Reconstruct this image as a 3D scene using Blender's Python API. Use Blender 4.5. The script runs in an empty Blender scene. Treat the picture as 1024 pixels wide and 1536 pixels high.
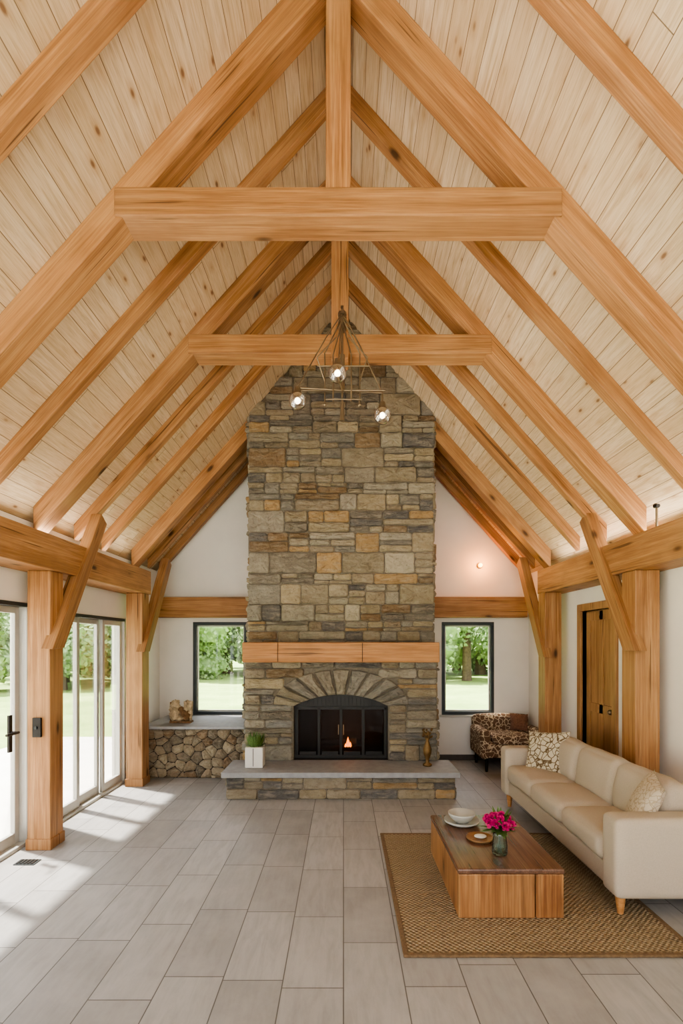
import bpy, math, random
from mathutils import Vector, Matrix, noise
random.seed(7)
R = random.Random(11)
CX = -0.03
SC = bpy.context.scene
COL = SC.collection

def lin(r, g, b):
    f = lambda c: (c/255/12.92) if c/255 <= .04045 else ((c/255+.055)/1.055)**2.4
    return (f(r), f(g), f(b), 1)

# ------------------------------------------------------------------ nodes
class NT:
    def __init__(s, name):
        s.m = bpy.data.materials.new(name); s.m.use_nodes = True
        s.t = s.m.node_tree; s.n = s.t.nodes
        s.b = s.n['Principled BSDF']
    def new(s, typ, **kw):
        n = s.n.new(typ)
        for k, v in kw.items(): setattr(n, k, v)
        return n
    def link(s, a, b): s.t.links.new(a, b)
    def set(s, sock, v):
        if hasattr(v, 'is_linked') or isinstance(v, bpy.types.NodeSocket): s.link(v, sock)
        else: sock.default_value = v
    def obj(s): return s.new('ShaderNodeTexCoord').outputs['Object']
    def uv(s): return s.new('ShaderNodeTexCoord').outputs['UV']
    def mapping(s, v, scale=(1,1,1), loc=(0,0,0), rot=(0,0,0)):
        m = s.new('ShaderNodeMapping'); s.link(v, m.inputs['Vector'])
        m.inputs['Scale'].default_value = scale
        s.set(m.inputs['Location'], loc); m.inputs['Rotation'].default_value = rot
        return m.outputs[0]
    def noise(s, v, scale=5, detail=4, rough=.55, dist=0):
        n = s.new('ShaderNodeTexNoise'); s.link(v, n.inputs['Vector'])
        n.inputs['Scale'].default_value = scale; n.inputs['Detail'].default_value = detail
        n.inputs['Roughness'].default_value = rough; n.inputs['Distortion'].default_value = dist
        return n.outputs['Fac']
    def vor(s, v, scale=5, feature='F1', out='Distance', rnd=1):
        n = s.new('ShaderNodeTexVoronoi', feature=feature); s.link(v, n.inputs['Vector'])
        n.inputs['Scale'].default_value = scale; n.inputs['Randomness'].default_value = rnd
        return n.outputs[out]
    def ramp(s, f, stops):
        r = s.new('ShaderNodeValToRGB'); s.link(f, r.inputs[0])
        e = r.color_ramp.elements
        while len(e) < len(stops): e.new(.5)
        for el, (p, c) in zip(e, stops):
            el.position = p; el.color = c if len(c) == 4 else (*c, 1)
        return r.outputs[0]
    def fr(s, f, a, b, c=0., d=1.):
        r = s.new('ShaderNodeMapRange'); s.link(f, r.inputs[0])
        for i, v in enumerate((a, b, c, d)): r.inputs[i+1].default_value = v
        return r.outputs[0]
    def mix(s, f, a, b, mode='MIX'):
        m = s.new('ShaderNodeMix', data_type='RGBA', blend_type=mode)
        s.set(m.inputs[0], f); s.set(m.inputs[6], a); s.set(m.inputs[7], b)
        return m.outputs[2]
    def math(s, op, a, b=0.):
        m = s.new('ShaderNodeMath', operation=op)
        s.set(m.inputs[0], a); s.set(m.inputs[1], b)
        return m.outputs[0]
    def bump(s, h, strength=.3, dist=.01):
        b = s.new('ShaderNodeBump'); s.link(h, b.inputs['Height'])
        b.inputs['Strength'].default_value = strength; b.inputs['Distance'].default_value = dist
        s.link(b.outputs[0], s.b.inputs['Normal'])
    def color(s, c): s.set(s.b.inputs['Base Color'], c)
    def rough(s, r): s.set(s.b.inputs['Roughness'], r)

def simple(name, c, rough=.6, metal=0, noise_amt=.12, scale=12, bump=0, emit=0, spec=None):
    t = NT(name); v = t.obj(); n = t.noise(v, scale, 4)
    a = tuple(x*(1-noise_amt) for x in c[:3])+(1,); b = tuple(min(1, x*(1+noise_amt)) for x in c[:3])+(1,)
    t.color(t.ramp(n, [(.3, a), (.7, b)])); t.rough(rough); t.b.inputs['Metallic'].default_value = metal
    if bump: t.bump(t.noise(v, scale*4, 5), bump, .01)
    if spec is not None: t.b.inputs['Specular IOR Level'].default_value = spec
    if emit:
        t.b.inputs['Emission Color'].default_value = c; t.b.inputs['Emission Strength'].default_value = emit
    return t.m

def wood(name, dark, mid, light, rough=.5, knots=True, k=1.0, spec=.3):
    t = NT(name); v = t.obj()
    oi = t.new('ShaderNodeObjectInfo').outputs['Random']
    off = t.new('ShaderNodeCombineXYZ'); t.link(t.math('MULTIPLY', oi, 37.), off.inputs[0]); t.link(t.math('MULTIPLY', oi, 11.), off.inputs[1])
    va = t.new('ShaderNodeVectorMath', operation='ADD'); t.link(v, va.inputs[0]); t.link(off.outputs[0], va.inputs[1]); v = va.outputs[0]
    g = t.noise(t.mapping(v, (.5*k, 17*k, 17*k)), 1.8, 8, .66, .5)
    c = t.ramp(g, [(.30, dark), (.48, mid), (.72, light)])
    f = t.noise(t.mapping(v, (2.2*k, 95*k, 95*k)), 1.5, 4, .6)
    c = t.mix(t.fr(f, .42, .68, .0, .55), c, tuple(x*.7 for x in dark[:3])+(1,))
    big = t.noise(v, 1.1, 3)
    c = t.mix(t.fr(big, .4, .7, 0, .4), c, light)
    big2 = t.noise(t.mapping(v, (1.2, 2.2, 2.2)), 1.6, 4)
    c = t.mix(t.fr(big2, .5, .72, 0, .45), c, dark)
    # long drying checks
    ck = t.noise(t.mapping(v, (.8, 30, 30)), 1.3, 2, .4)
    c = t.mix(t.fr(ck, .68, .72, 0, .7), c, tuple(x*.25 for x in dark[:3])+(1,))
    if knots:
        d = t.vor(t.mapping(v, (1.4, 3.6, 3.6)), 1.35)
        c = t.mix(t.fr(d, .10, .28, .4, 0), c, tuple(x*.8 for x in dark[:3])+(1,))
        c = t.mix(t.fr(d, .06, .14, .9, 0), c, tuple(x*.25 for x in dark[:3])+(1,))
    br = t.fr(oi, 0, 1, .86, 1.1)
    cc = t.new('ShaderNodeCombineColor'); 
    for i in range(3): t.link(br, cc.inputs[i])
    c = t.mix(1., c, cc.outputs[0], 'MULTIPLY')
    t.color(c); t.rough(rough); t.b.inputs['Specular IOR Level'].default_value = spec
    t.bump(f, .15, .004)
    return t.m

M = {}
M['beam'] = wood('honey_timber', lin(132,90,54), lin(172,124,80), lin(200,156,110))
M['beamd'] = wood('mantel_timber', lin(146,98,56), lin(184,130,80), lin(204,154,104))
M['table'] = wood('oak_block', lin(88,54,32), lin(152,104,64), lin(196,150,100), .4, True, .8)
M['tabletop'] = wood('oak_block_top', lin(76,52,40), lin(110,78,60), lin(138,102,80), .25, True, .8, .5)
M['legwood'] = wood('leg_wood', lin(156,104,60), lin(192,138,86), lin(210,160,108), .4, False)
M['doorwood'] = wood('door_wood', lin(124,88,56), lin(168,126,84), lin(194,152,106), .45, False)
M['white'] = simple('white_plaster', lin(238,232,223), .85, 0, .03, 3, .08)
M['base'] = simple('dark_baseboard', lin(80,74,68), .6)
M['dark'] = simple('black_metal', lin(38,35,32), .42, .5, .1)
M['frame'] = simple('anthracite_frame', lin(52,58,60), .45, .2, .05)
M['alu'] = simple('pale_aluminium_frame', lin(186,184,176), .45, .2, .04)
M['fabric'] = simple('beige_linen', lin(192,178,159), .92, 0, .07, 160, .25, spec=.1)
M['brass'] = simple('aged_brass', lin(120,94,58), .45, .7, .2, 40, .3)
M['nickel'] = simple('brushed_nickel', lin(140,124,100), .35, .8, .1)
M['ceramic'] = simple('white_ceramic', lin(222,218,210), .3, 0, .03)
M['bowl'] = simple('stoneware_bowl', lin(186,184,176), .4, 0, .06)
M['leaf'] = simple('leaf_green', lin(86,112,52), .6, 0, .35, 60)
M['pink'] = simple('magenta_petals', lin(204,36,116), .6, 0, .35, 60)
M['slab'] = simple('bluestone_slab', lin(152,152,152), .6, 0, .12, 14, .3, spec=.3)
M['soot'] = simple('sooty_firebrick', lin(54,46,40), .9, 0, .3, 20, .5)
M['char'] = simple('charred_log', lin(40,30,24), .9, 0, .5, 30, .6)
M['bark'] = simple('bark', lin(100,86,68), .9, 0, .3, 10, .6)
M['concrete'] = simple('pale_patio_paving', lin(226,222,214), .8, 0, .06, 4)
M['russet'] = simple('russet_fabric', lin(120,84,64), .9, 0, .3, 50)

def emis(name, c, s):
    t = NT(name); t.color(c); t.b.inputs['Emission Color'].default_value = c; t.b.inputs['Emission Strength'].default_value = s
    return t.m
M['flame'] = emis('flame', (1, .33, .05, 1), 9)
M['bulb'] = emis('warm_bulb', (1, .84, .62, 1), 6)
M['orange'] = emis('amber_lamp_glass', (1, .45, .08, 1), 6)

def glass(name, tint=(1,1,1,1), refl=.08):
    t = NT(name); t.n.remove(t.b)
    tr = t.new('ShaderNodeBsdfTransparent'); tr.inputs[0].default_value = tint
    gl = t.new('ShaderNodeBsdfGlossy'); gl.inputs['Roughness'].default_value = .02
    lw = t.new('ShaderNodeLayerWeight'); lw.inputs[0].default_value = .15
    mx = t.new('ShaderNodeMixShader'); t.link(t.fr(lw.outputs['Fresnel'], 0, 1, refl*.4, refl*6 if refl<.15 else .9), mx.inputs[0])
    t.link(tr.outputs[0], mx.inputs[1]); t.link(gl.outputs[0], mx.inputs[2])
    t.link(mx.outputs[0], t.n['Material Output'].inputs[0])
    return t.m
M['glass'] = glass('window_glass')
M['vglass'] = glass('vase_glass', (.8,.9,.86,1), .3)

# stone with per-stone colour attribute
def stone_mat(name):
    t = NT(name)
    a = t.new('ShaderNodeAttribute', attribute_name='Col').outputs['Color']
    v = t.obj()
    n1 = t.noise(v, 7, 9, .72); n2 = t.noise(v, 30, 7, .75); n3 = t.noise(t.mapping(v, (2, 2, 8)), 3.5, 5, .65)
    c = t.mix(t.fr(n1, .4, .74, 0, .65), a, t.mix(1., a, (.54, .52, .50, 1), 'MULTIPLY'))
    c = t.mix(t.fr(n3, .46, .7, 0, .5), c, lin(198,186,164))
    c = t.mix(t.fr(n2, .54, .74, 0, .6), c, lin(84,76,68))
    t.color(c); t.rough(.92); t.b.inputs['Specular IOR Level'].default_value = .15
    h = t.math('ADD', n1, t.math('MULTIPLY', n2, .7)); t.bump(h, 1., .05)
    return t.m
M['stone'] = stone_mat('fieldstone')
M['mortar'] = simple('mortar', lin(122,112,96), .95, 0, .25, 30, .6)

# ceiling boards (UV in metres : u along ridge, v along slope)
def boards():
    t = NT('knotty_pine_boards'); uv = t.uv()
    b = t.new('ShaderNodeTexBrick', offset=.37, offset_frequency=2, squash=1); t.link(uv, b.inputs['Vector'])
    b.inputs['Color1'].default_value = (0,0,0,1); b.inputs['Color2'].default_value = (1,1,1,1); b.inputs['Mortar'].default_value = (.5,.5,.5,1)
    b.inputs['Scale'].default_value = 1; b.inputs['Mortar Size'].default_value = .0024; b.inputs['Mortar Smooth'].default_value = .1
    b.inputs['Bias'].default_value = 0; b.inputs['Brick Width'].default_value = 2.3; b.inputs['Row Height'].default_value = .13
    sep = t.new('ShaderNodeSeparateColor'); t.link(b.outputs['Color'], sep.inputs[0]); rnd = sep.outputs[0]
    cmb = t.new('ShaderNodeCombineXYZ'); t.link(t.math('MULTIPLY', rnd, 23.), cmb.inputs[2])
    va = t.new('ShaderNodeVectorMath', operation='ADD'); t.link(uv, va.inputs[0]); t.link(cmb.outputs[0], va.inputs[1]); v = va.outputs[0]
    g = t.noise(t.mapping(v, (1.0, 16, 1)), 1.8, 8, .66, .9)
    c = t.ramp(g, [(.3, lin(188,162,124)), (.5, lin(223,202,168)), (.72, lin(236,220,192))])
    c = t.mix(t.fr(rnd, 0, 1, 0, .6), c, lin(204,176,136), 'MIX')
    gr = t.noise(t.mapping(uv, (.6, .9, 1)), 1, 5)
    c = t.mix(t.fr(gr, .45, .7, 0, .4), c, lin(178,158,128))
    fine = t.noise(t.mapping(v, (5, 130, 1)), 1.5, 3)
    c = t.mix(t.fr(fine, .48, .72, 0, .4), c, lin(158,122,82))
    d = t.vor(t.mapping(v, (2.6, 6.0, 1)), 1.35)
    c = t.mix(t.fr(d, .09, .3, .4, 0), c, lin(176,134,92))
    c = t.mix(t.fr(d, .05, .12, .8, 0), c, lin(116,80,52))
    c = t.mix(t.math('MULTIPLY', b.outputs['Fac'], .8), c, lin(98,74,50))
    t.color(c); t.rough(.65); t.b.inputs['Specular IOR Level'].default_value = .25
    t.bump(t.math('SUBTRACT', 1., b.outputs['Fac']), .5, .006)
    return t.m
M['boards'] = boards()

def tiles():
    t = NT('grey_stone_tiles'); v = t.obj()
    sp = t.new('ShaderNodeSeparateXYZ'); t.link(v, sp.inputs[0])
    x, y = sp.outputs[0], sp.outputs[1]
    W = .305; L = .66
    col = t.math('FLOOR', t.math('DIVIDE', x, W))
    wn = t.new('ShaderNodeTexWhiteNoise', noise_dimensions='1D'); t.link(col, wn.inputs['W'])
    yy = t.math('ADD', y, t.math('MULTIPLY', wn.outputs[0], L))
    cv = t.new('ShaderNodeCombineXYZ'); t.link(yy, cv.inputs[0]); t.link(x, cv.inputs[1])
    b = t.new('ShaderNodeTexBrick', offset=0, squash=1); t.link(cv.outputs[0], b.inputs['Vector'])
    b.inputs['Color1'].default_value = (0,0,0,1); b.inputs['Color2'].default_value = (1,1,1,1); b.inputs['Mortar'].default_value = (.5,.5,.5,1)
    b.inputs['Scale'].default_value = 1; b.inputs['Mortar Size'].default_value = .0030; b.inputs['Mortar Smooth'].default_value = .1
    b.inputs['Brick Width'].default_value = L; b.inputs['Row Height'].default_value = W
    c = t.mix(b.outputs['Color'], lin(154,152,149), lin(178,176,173))
    s = t.noise(t.mapping(v, (9, 1.6, 1)), 2.2, 7, .65, .5)
    c = t.mix(t.fr(s, .4, .68, 0, .55), c, lin(140,137,133))
    s2 = t.noise(v, 2.5, 7, .65)
    c = t.mix(t.fr(s2, .45, .7, 0, .5), c, lin(182,179,175))
    c = t.mix(t.math('MULTIPLY', b.outputs['Fac'], .9), c, lin(88,85,80))
    t.color(c); t.rough(t.fr(s2, .3, .7, .42, .58)); t.b.inputs['Specular IOR Level'].default_value = .45
    t.bump(t.math('SUBTRACT', t.math('MULTIPLY', s, .25), b.outputs['Fac']), .4, .004)
    return t.m
M['tiles'] = tiles()

def rugm():
    t = NT('jute_weave'); v = t.obj()
    sp = t.new('ShaderNodeSeparateXYZ'); t.link(v, sp.inputs[0])
    def sn(a, f): return t.math('SINE', t.math('MULTIPLY', a, f))
    w = t.math('MULTIPLY', sn(sp.outputs[0], 2*math.pi/.034), sn(sp.outputs[1], 2*math.pi/.034))
    n = t.noise(v, 45, 5); n2 = t.noise(t.mapping(v, (3, 60, 1)), 1, 3)
    c = t.ramp(t.fr(w, -1, 1), [(.1, lin(124,104,80)), (.5, lin(162,142,114)), (.9, lin(188,170,142))])
    c = t.mix(t.fr(n, .35, .65, 0, .6), c, lin(144,124,96))
    c = t.mix(t.fr(n2, .5, .7, 0, .4), c, lin(182,164,134))
    t.color(c); t.rough(.95); t.b.inputs['Specular IOR Level'].default_value = .1
    t.bump(w, .9, .008)
    return t.m
M['rug'] = rugm(); M['rugb'] = simple('rug_binding', lin(122,98,70), .95, 0, .25, 60, .6)

def pattern(name, base, line, scale, lo, hi, dist=.08):
    t = NT(name); v = t.obj()
    nz = t.new('ShaderNodeTexNoise'); t.link(v, nz.inputs['Vector']); nz.inputs['Scale'].default_value = scale*.5
    va = t.new('ShaderNodeVectorMath', operation='MULTIPLY_ADD'); t.link(nz.outputs['Color'], va.inputs[0]); va.inputs[1].default_value = (dist,)*3; t.link(v, va.inputs[2])
    d = t.vor(va.outputs[0], scale, 'DISTANCE_TO_EDGE')
    t.color(t.mix(t.fr(d, lo, hi), line, base)); t.rough(.92); t.b.inputs['Specular IOR Level'].default_value = .1
    t.bump(t.noise(v, 300, 2), .2, .003)
    return t.m
M['pat1'] = pattern('patterned_cushion_fabric', lin(206,194,170), lin(112,92,68), 19, .04, .1)
M['pat2'] = pattern('armchair_tapestry', lin(112,88,70), lin(206,188,160), 15, .035, .08, .16)
M['pat3'] = pattern('striped_cushion_fabric', lin(206,192,172), lin(180,162,138), 26, .04, .1)

def foliage(name, a, b):
    t = NT(name); v = t.obj()
    oi = t.new('ShaderNodeObjectInfo').outputs['Random']
    n = t.noise(v, 2.2, 6, .7)
    c = t.ramp(n, [(.3, a), (.7, b)])
    c = t.mix(t.fr(oi, 0, 1, 0, .45), c, lin(156,172,130))
    t.color(c); t.rough(.8); t.b.inputs['Specular IOR Level'].default_value = .15
    return t.m
M['fol'] = foliage('tree_foliage', lin(104,130,88), lin(150,174,122))
def grass():
    t = NT('meadow_grass'); v = t.obj()
    n = t.noise(v, .5, 8, .65); n2 = t.noise(v, 14, 5, .7)
    c = t.ramp(n, [(.3, lin(124,152,76)), (.6, lin(164,188,108)), (.8, lin(200,210,146))])
    c = t.mix(t.fr(n2, .4, .7, 0, .5), c, lin(104,136,66))
    t.color(c); t.rough(.95); return t.m
M['grass'] = grass()

# ------------------------------------------------------------------ mesh builder
class MB:
    def __init__(s): s.v=[]; s.f=[]; s.mi=[]; s.sm=[]; s.c=[]; s.mats=[]
    def m(s, mat):
        mat = M[mat] if isinstance(mat, str) else mat
        if mat not in s.mats: s.mats.append(mat)
        return s.mats.index(mat)
    def add(s, vs, fs, mat, smooth=False, col=(1,1,1)):
        o = len(s.v); s.v += [tuple(p) for p in vs]; k = s.m(mat)
        for f in fs:
            s.f.append([i+o for i in f]); s.mi.append(k); s.sm.append(smooth); s.c.append(col)
    def box(s, x0,x1,y0,y1,z0,z1, mat):
        vs = [(x,y,z) for z in (z0,z1) for y in (y0,y1) for x in (x0,x1)]
        s.add(vs, [(0,2,3,1),(4,5,7,6),(0,1,5,4),(2,6,7,3),(0,4,6,2),(1,3,7,5)], mat)
    def prism(s, poly, vec, mat, smooth=False):
        n = len(poly); vec = Vector(vec); a = [Vector(p) for p in poly]; b = [p+vec for p in a]
        s.add(a+b, [list(range(n))[::-1], list(range(n, 2*n))]+[(i,(i+1)%n,n+(i+1)%n,n+i) for i in range(n)], mat, smooth)
    def cyl(s, p0, p1, r0, r1, mat, n=16):
        p0=Vector(p0); p1=Vector(p1); d=(p1-p0).normalized()
        a = d.orthogonal().normalized(); b = d.cross(a)
        vs=[]
        for p, r in ((p0,r0),(p1,r1)):
            for i in range(n):
                t=2*math.pi*i/n; vs.append(p+a*(r*math.cos(t))+b*(r*math.sin(t)))
        s.add(vs, [(i,(i+1)%n,n+(i+1)%n,n+i) for i in range(n)], mat, n>6)
        s.add(vs, [list(range(n))[::-1], list(range(n,2*n))], mat)
    def tube(s, pts, r, mat, n=8):
        for a, b in zip(pts[:-1], pts[1:]): s.cyl(a, b, r, r, mat, n)
    def lathe(s, c, prof, mat, n=28):
        vs=[]; c=Vector(c)
        for r, z in prof:
            for i in range(n):
                t=2*math.pi*i/n; vs.append(c+Vector((r*math.cos(t), r*math.sin(t), z)))
        fs=[]
        for k in range(len(prof)-1):
            for i in range(n): fs.append((k*n+i, k*n+(i+1)%n, (k+1)*n+(i+1)%n, (k+1)*n+i))
        s.add(vs, fs, mat, True)
    def ball(s, c, r, mat, seg=16, sc=(1,1,1), nz=0, nf=3, smooth=True):
        c=Vector(c); rg=seg//2; vs=[]; 
        for j in range(rg+1):
            ph=math.pi*j/rg
            for i in range(seg):
                t=2*math.pi*i/seg; d=Vector((math.sin(ph)*math.cos(t), math.sin(ph)*math.sin(t), math.cos(ph)))
                k = 1+(nz*noise.noise(d*nf+c*7) if nz else 0)
                vs.append(c+Vector((d.x*sc[0], d.y*sc[1], d.z*sc[2]))*r*k)
        fs=[]
        for j in range(rg):
            for i in range(seg): fs.append((j*seg+i, (j+1)*seg+i, (j+1)*seg+(i+1)%seg, j*seg+(i+1)%seg))
        s.add(vs, fs, mat, smooth)
    def grid(s, fn, nu, nv, mat, smooth=True):
        vs=[fn(i/nu, j/nv) for j in range(nv+1) for i in range(nu+1)]
        s.add(vs, [(j*(nu+1)+i, j*(nu+1)+i+1, (j+1)*(nu+1)+i+1, (j+1)*(nu+1)+i) for j in range(nv) for i in range(nu)], mat, smooth)
    def rbox(s, c, half, r, mat, bulge=(0,0,0), n=10, rot=None, wr=0):
        """soft upholstered block"""
        c=Vector(c); hx,hy,hz=half
        def pt(u):
            q=Vector((u[0]*hx,u[1]*hy,u[2]*hz))
            inn=Vector((max(-hx+r,min(hx-r,q.x)),max(-hy+r,min(hy-r,q.y)),max(-hz+r,min(hz-r,q.z))))
            d=q-inn
            if d.length>1e-7: q=inn+d.normalized()*r
            x,y,z=u
            q.x+=x*bulge[0]*(1-y*y)*(1-z*z); q.y+=y*bulge[1]*(1-x*x)*(1-z*z); q.z+=z*bulge[2]*(1-x*x)*(1-y*y)
            if wr: q+=Vector((x,y,z)).normalized()*wr*noise.noise((c+q)*5)
            if rot is not None: q=rot@q
            return c+q
        def e(t):
            t=t*2-1; return math.copysign(abs(t)**.6, t)
        for ax in range(3):
            for sg in (-1,1):
                def fn(a,b,ax=ax,sg=sg):
                    p=[0,0,0]; p[ax]=sg; p[(ax+1)%3]=e(a)*(1 if sg>0 else -1); p[(ax+2)%3]=e(b)
                    return pt(p)
                s.grid(fn, n, n, mat)
    def pillow(s, c, w, h, t, rot, mat, n=16):
        c=Vector(c)
        for sg in (-1,1):
            def fn(a,b,sg=sg):
                x=a*2-1; y=b*2-1
                if sg<0: x=-x
                k=(max(0,(1-x*x))*max(0,(1-y*y)))**.42
                px=x*w*(1-.07*(1-y*y)); py=y*h*(1-.07*(1-x*x))
                return c+rot@Vector((px,py,sg*t*k+.004*sg*noise.noise(Vector((x*3,y*3,sg)))))
            s.grid(fn, n, n, mat)
    def build(s, name, origin=(0,0,0), parent=None, bevel=0, axis=None, weld=False, seg=2):
        me=bpy.data.meshes.new(name)
        mat4=Matrix.Translation(Vector(origin))
        if axis is not None:
            X=Vector(axis).normalized(); Y=Vector((0,1,0)) if abs(X.y)<.9 else Vector((1,0,0))
            Z=X.cross(Y).normalized(); Y=Z.cross(X).normalized()
            rm=Matrix((X,Y,Z)).transposed().to_4x4(); mat4=mat4@rm
        inv=mat4.inverted()
        me.from_pydata([tuple(inv@Vector(p)) for p in s.v], [], s.f)
        for mt in s.mats: me.materials.append(mt)
        me.polygons.foreach_set('material_index', s.mi); me.polygons.foreach_set('use_smooth', s.sm)
        ca=me.attributes.new('Col','FLOAT_COLOR','FACE')
        flat=[]
        for c in s.c: flat += [c[0],c[1],c[2],1]
        ca.data.foreach_set('color', flat)
        me.update()
        import bmesh
        bm=bmesh.new(); bm.from_mesh(me)
        if weld: bmesh.ops.remove_doubles(bm, verts=bm.verts, dist=1e-4)
        bmesh.ops.recalc_face_normals(bm, faces=bm.faces)
        bm.to_mesh(me); bm.free()
        ob=bpy.data.objects.new(name, me); COL.objects.link(ob)
        ob.matrix_world=mat4
        if parent is not None:
            ob.parent=parent; ob.matrix_parent_inverse=Matrix.Translation(-Vector(parent.location))
        if bevel:
            b=ob.modifiers.new('bevel','BEVEL'); b.width=bevel; b.segments=seg; b.limit_method='ANGLE'; b.angle_limit=math.radians(40)
        return ob

def empty(name, loc=(0,0,0)):
    e=bpy.data.objects.new(name,None); e.location=loc; e.empty_display_size=.1; COL.objects.link(e); return e

def beam_box(name, x0,x1,y0,y1,z0,z1, axis, parent=None, mat='beam', bevel=.008):
    b=MB(); b.box(x0,x1,y0,y1,z0,z1,mat)
    return b.build(name, ((x0+x1)/2,(y0+y1)/2,(z0+z1)/2), parent, bevel, axis)

# ------------------------------------------------------------------ dimensions
XL, XR, YB, YF = -2.68, 2.70, 7.48, -1.7
SL = 1.12; ZR = 5.77
def roof(x): return ZR - SL*abs(x-CX)

# floor
b=MB(); b.box(XL-.15,XR+.15,YF-.1,YB+.15,-.1,0,'tiles'); b.build('floor')
# ceiling (two slopes with thickness)
def make_ceiling():
    b=MB(); 
    xe_l=XL-.28; xe_r=XR+.28
    y0,y1=YF-.3,YB+.3
    P=[(xe_l,roof(xe_l)),(CX,ZR),(xe_r,roof(xe_r))]
    vs=[];
    for (x,z) in P: vs += [(x,y0,z),(x,y1,z)]
    for (x,z) in P: vs += [(x,y0,z+.18),(x,y1,z+.18)]
    fs=[(0,1,3,2),(2,3,5,4),(6,8,9,7),(8,10,11,9),(0,6,7,1),(4,5,11,10),(0,2,8,6),(2,4,10,8),(1,7,9,3),(3,9,11,5)]
    b.add(vs,fs,'boards'); ob=b.build('ceiling')
    me=ob.data; uvl=me.uv_layers.new(name='UVMap'); k=math.sqrt(1+SL*SL)
    for p in me.polygons:
        for li in p.loop_indices:
            co=me.vertices[me.loops[li].vertex_index].co
            side = 0 if p.center.x<CX else 40.03
            uvl.data[li].uv=(co.y+side+3, (abs(co.x-CX))*k+10)
make_ceiling()

# walls -------------------------------------------------
def wall_x(name, xa, xb, opens, ztop):
    b=MB(); y=YF; z1=ztop
    for (a,c,zb,zt) in sorted(opens):
        b.box(xa,xb,y,a,0,z1,'white')
        b.box(xa,xb,a,c,zt,z1,'white')
        if zb>0: b.box(xa,xb,a,c,0,zb,'white')
        y=c
    b.box(xa,xb,y,YB,0,z1,'white')
    return b.build(name,((xa+xb)/2,0,0))
DL=[(-1.3,.9,0,2.03),(1.3,4.36,0,2.04),(4.72,6.28,0,2.0)]
wall_x('wall_left', XL-.15, XL, DL, 2.74)
wall_x('wall_right', XR, XR+.15, [(5.12,5.80,0,2.06)], 2.71)
# back gable wall with 2 windows
WZ0,WZ1=.66,2.01
W1=(-2.19,-1.40); W2=(1.43,2.19)
b=MB(); y0,y1=YB,YB+.15
b.box(XL-.15,XR+.15,y0,y1,0,WZ0,'white')
for a,c in ((XL-.15,W1[0]),(W1[1],W2[0]),(W2[1],XR+.15)): b.box(a,c,y0,y1,WZ0,WZ1,'white')
b.prism([(XL-.15,y0,WZ1),(XR+.15,y0,WZ1),(XR+.15,y0,roof(XR+.15)),(CX,y0,ZR),(XL-.15,y0,roof(XL-.15))],(0,.15,0),'white')
b.build('wall_back',(0,YB,0))
# front gable wall, unseen behind camera: glazing added to let in fill light
g=empty('wall_front',(0,YF,0))
b=MB()
for x in (XL,-1.35,CX,1.3,XR): b.box(x-.05,x+.05,YF-.1,YF,0,roof(x)-.02,'frame')
for z in (0,2.1): b.box(XL,XR,YF-.1,YF,z,z+.08,'frame')
b.build('fill_glazing_frame',(0,YF,0),g)
b=MB(); b.prism([(XL,YF-.05,0),(XR,YF-.05,0),(XR,YF-.05,roof(XR)),(CX,YF-.05,ZR),(XL,YF-.05,roof(XL))],(0,.006,0),'glass'); b.build('fill_glazing_pane',(0,YF,0),g)

# baseboards
def base(name, *bx): 
    b=MB(); b.box(*bx,'base'); b.build(name,((bx[0]+bx[1])/2,(bx[2]+bx[3])/2,0))
base('baseboard_back', 1.14,XR,YB-.015,YB,0,.08)
base('baseboard_right', XR-.015,XR,YF,5.04,0,.08)
base('baseboard_left', XL,XL+.015,6.37,6.5,0,.08)

# windows back
def window(name, a, c):
    w=empty(name,((a+c)/2,YB+.05,WZ0)); f=.045
    b=MB(); y0,y1=YB-.012,YB+.09
    b.box(a,c,y0,y1,WZ0,WZ0+f,'frame'); b.box(a,c,y0,y1,WZ1-f,WZ1,'frame')
    b.box(a,a+f,y0,y1,WZ0+f,WZ1-f,'frame'); b.box(c-f,c,y0,y1,WZ0+f,WZ1-f,'frame')
    m=.022
    b.box(a+f,c-f,YB+.03,YB+.07,WZ0+f,WZ0+f+m,'alu'); b.box(a+f,c-f,YB+.03,YB+.07,WZ1-f-m,WZ1-f,'alu')
    b.box(a+f,a+f+m,YB+.03,YB+.07,WZ0+f,WZ1-f,'alu'); b.box(c-f-m,c-f,YB+.03,YB+.07,WZ0+f,WZ1-f,'alu')
    b.build('frame',((a+c)/2,YB,WZ0),w,.003)
    b=MB(); b.box(a+f,c-f,YB+.048,YB+.052,WZ0+f,WZ1-f,'glass'); b.build('pane',((a+c)/2,YB,WZ0),w)
window('window_1',*W1); window('window_2',*W2)
b=MB(); b.box(1.40,2.22,YB-.04,YB,WZ0-.03,WZ0-.002,'alu'); b.build('trim_1',(1.8,YB,WZ0),None,.003)

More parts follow.
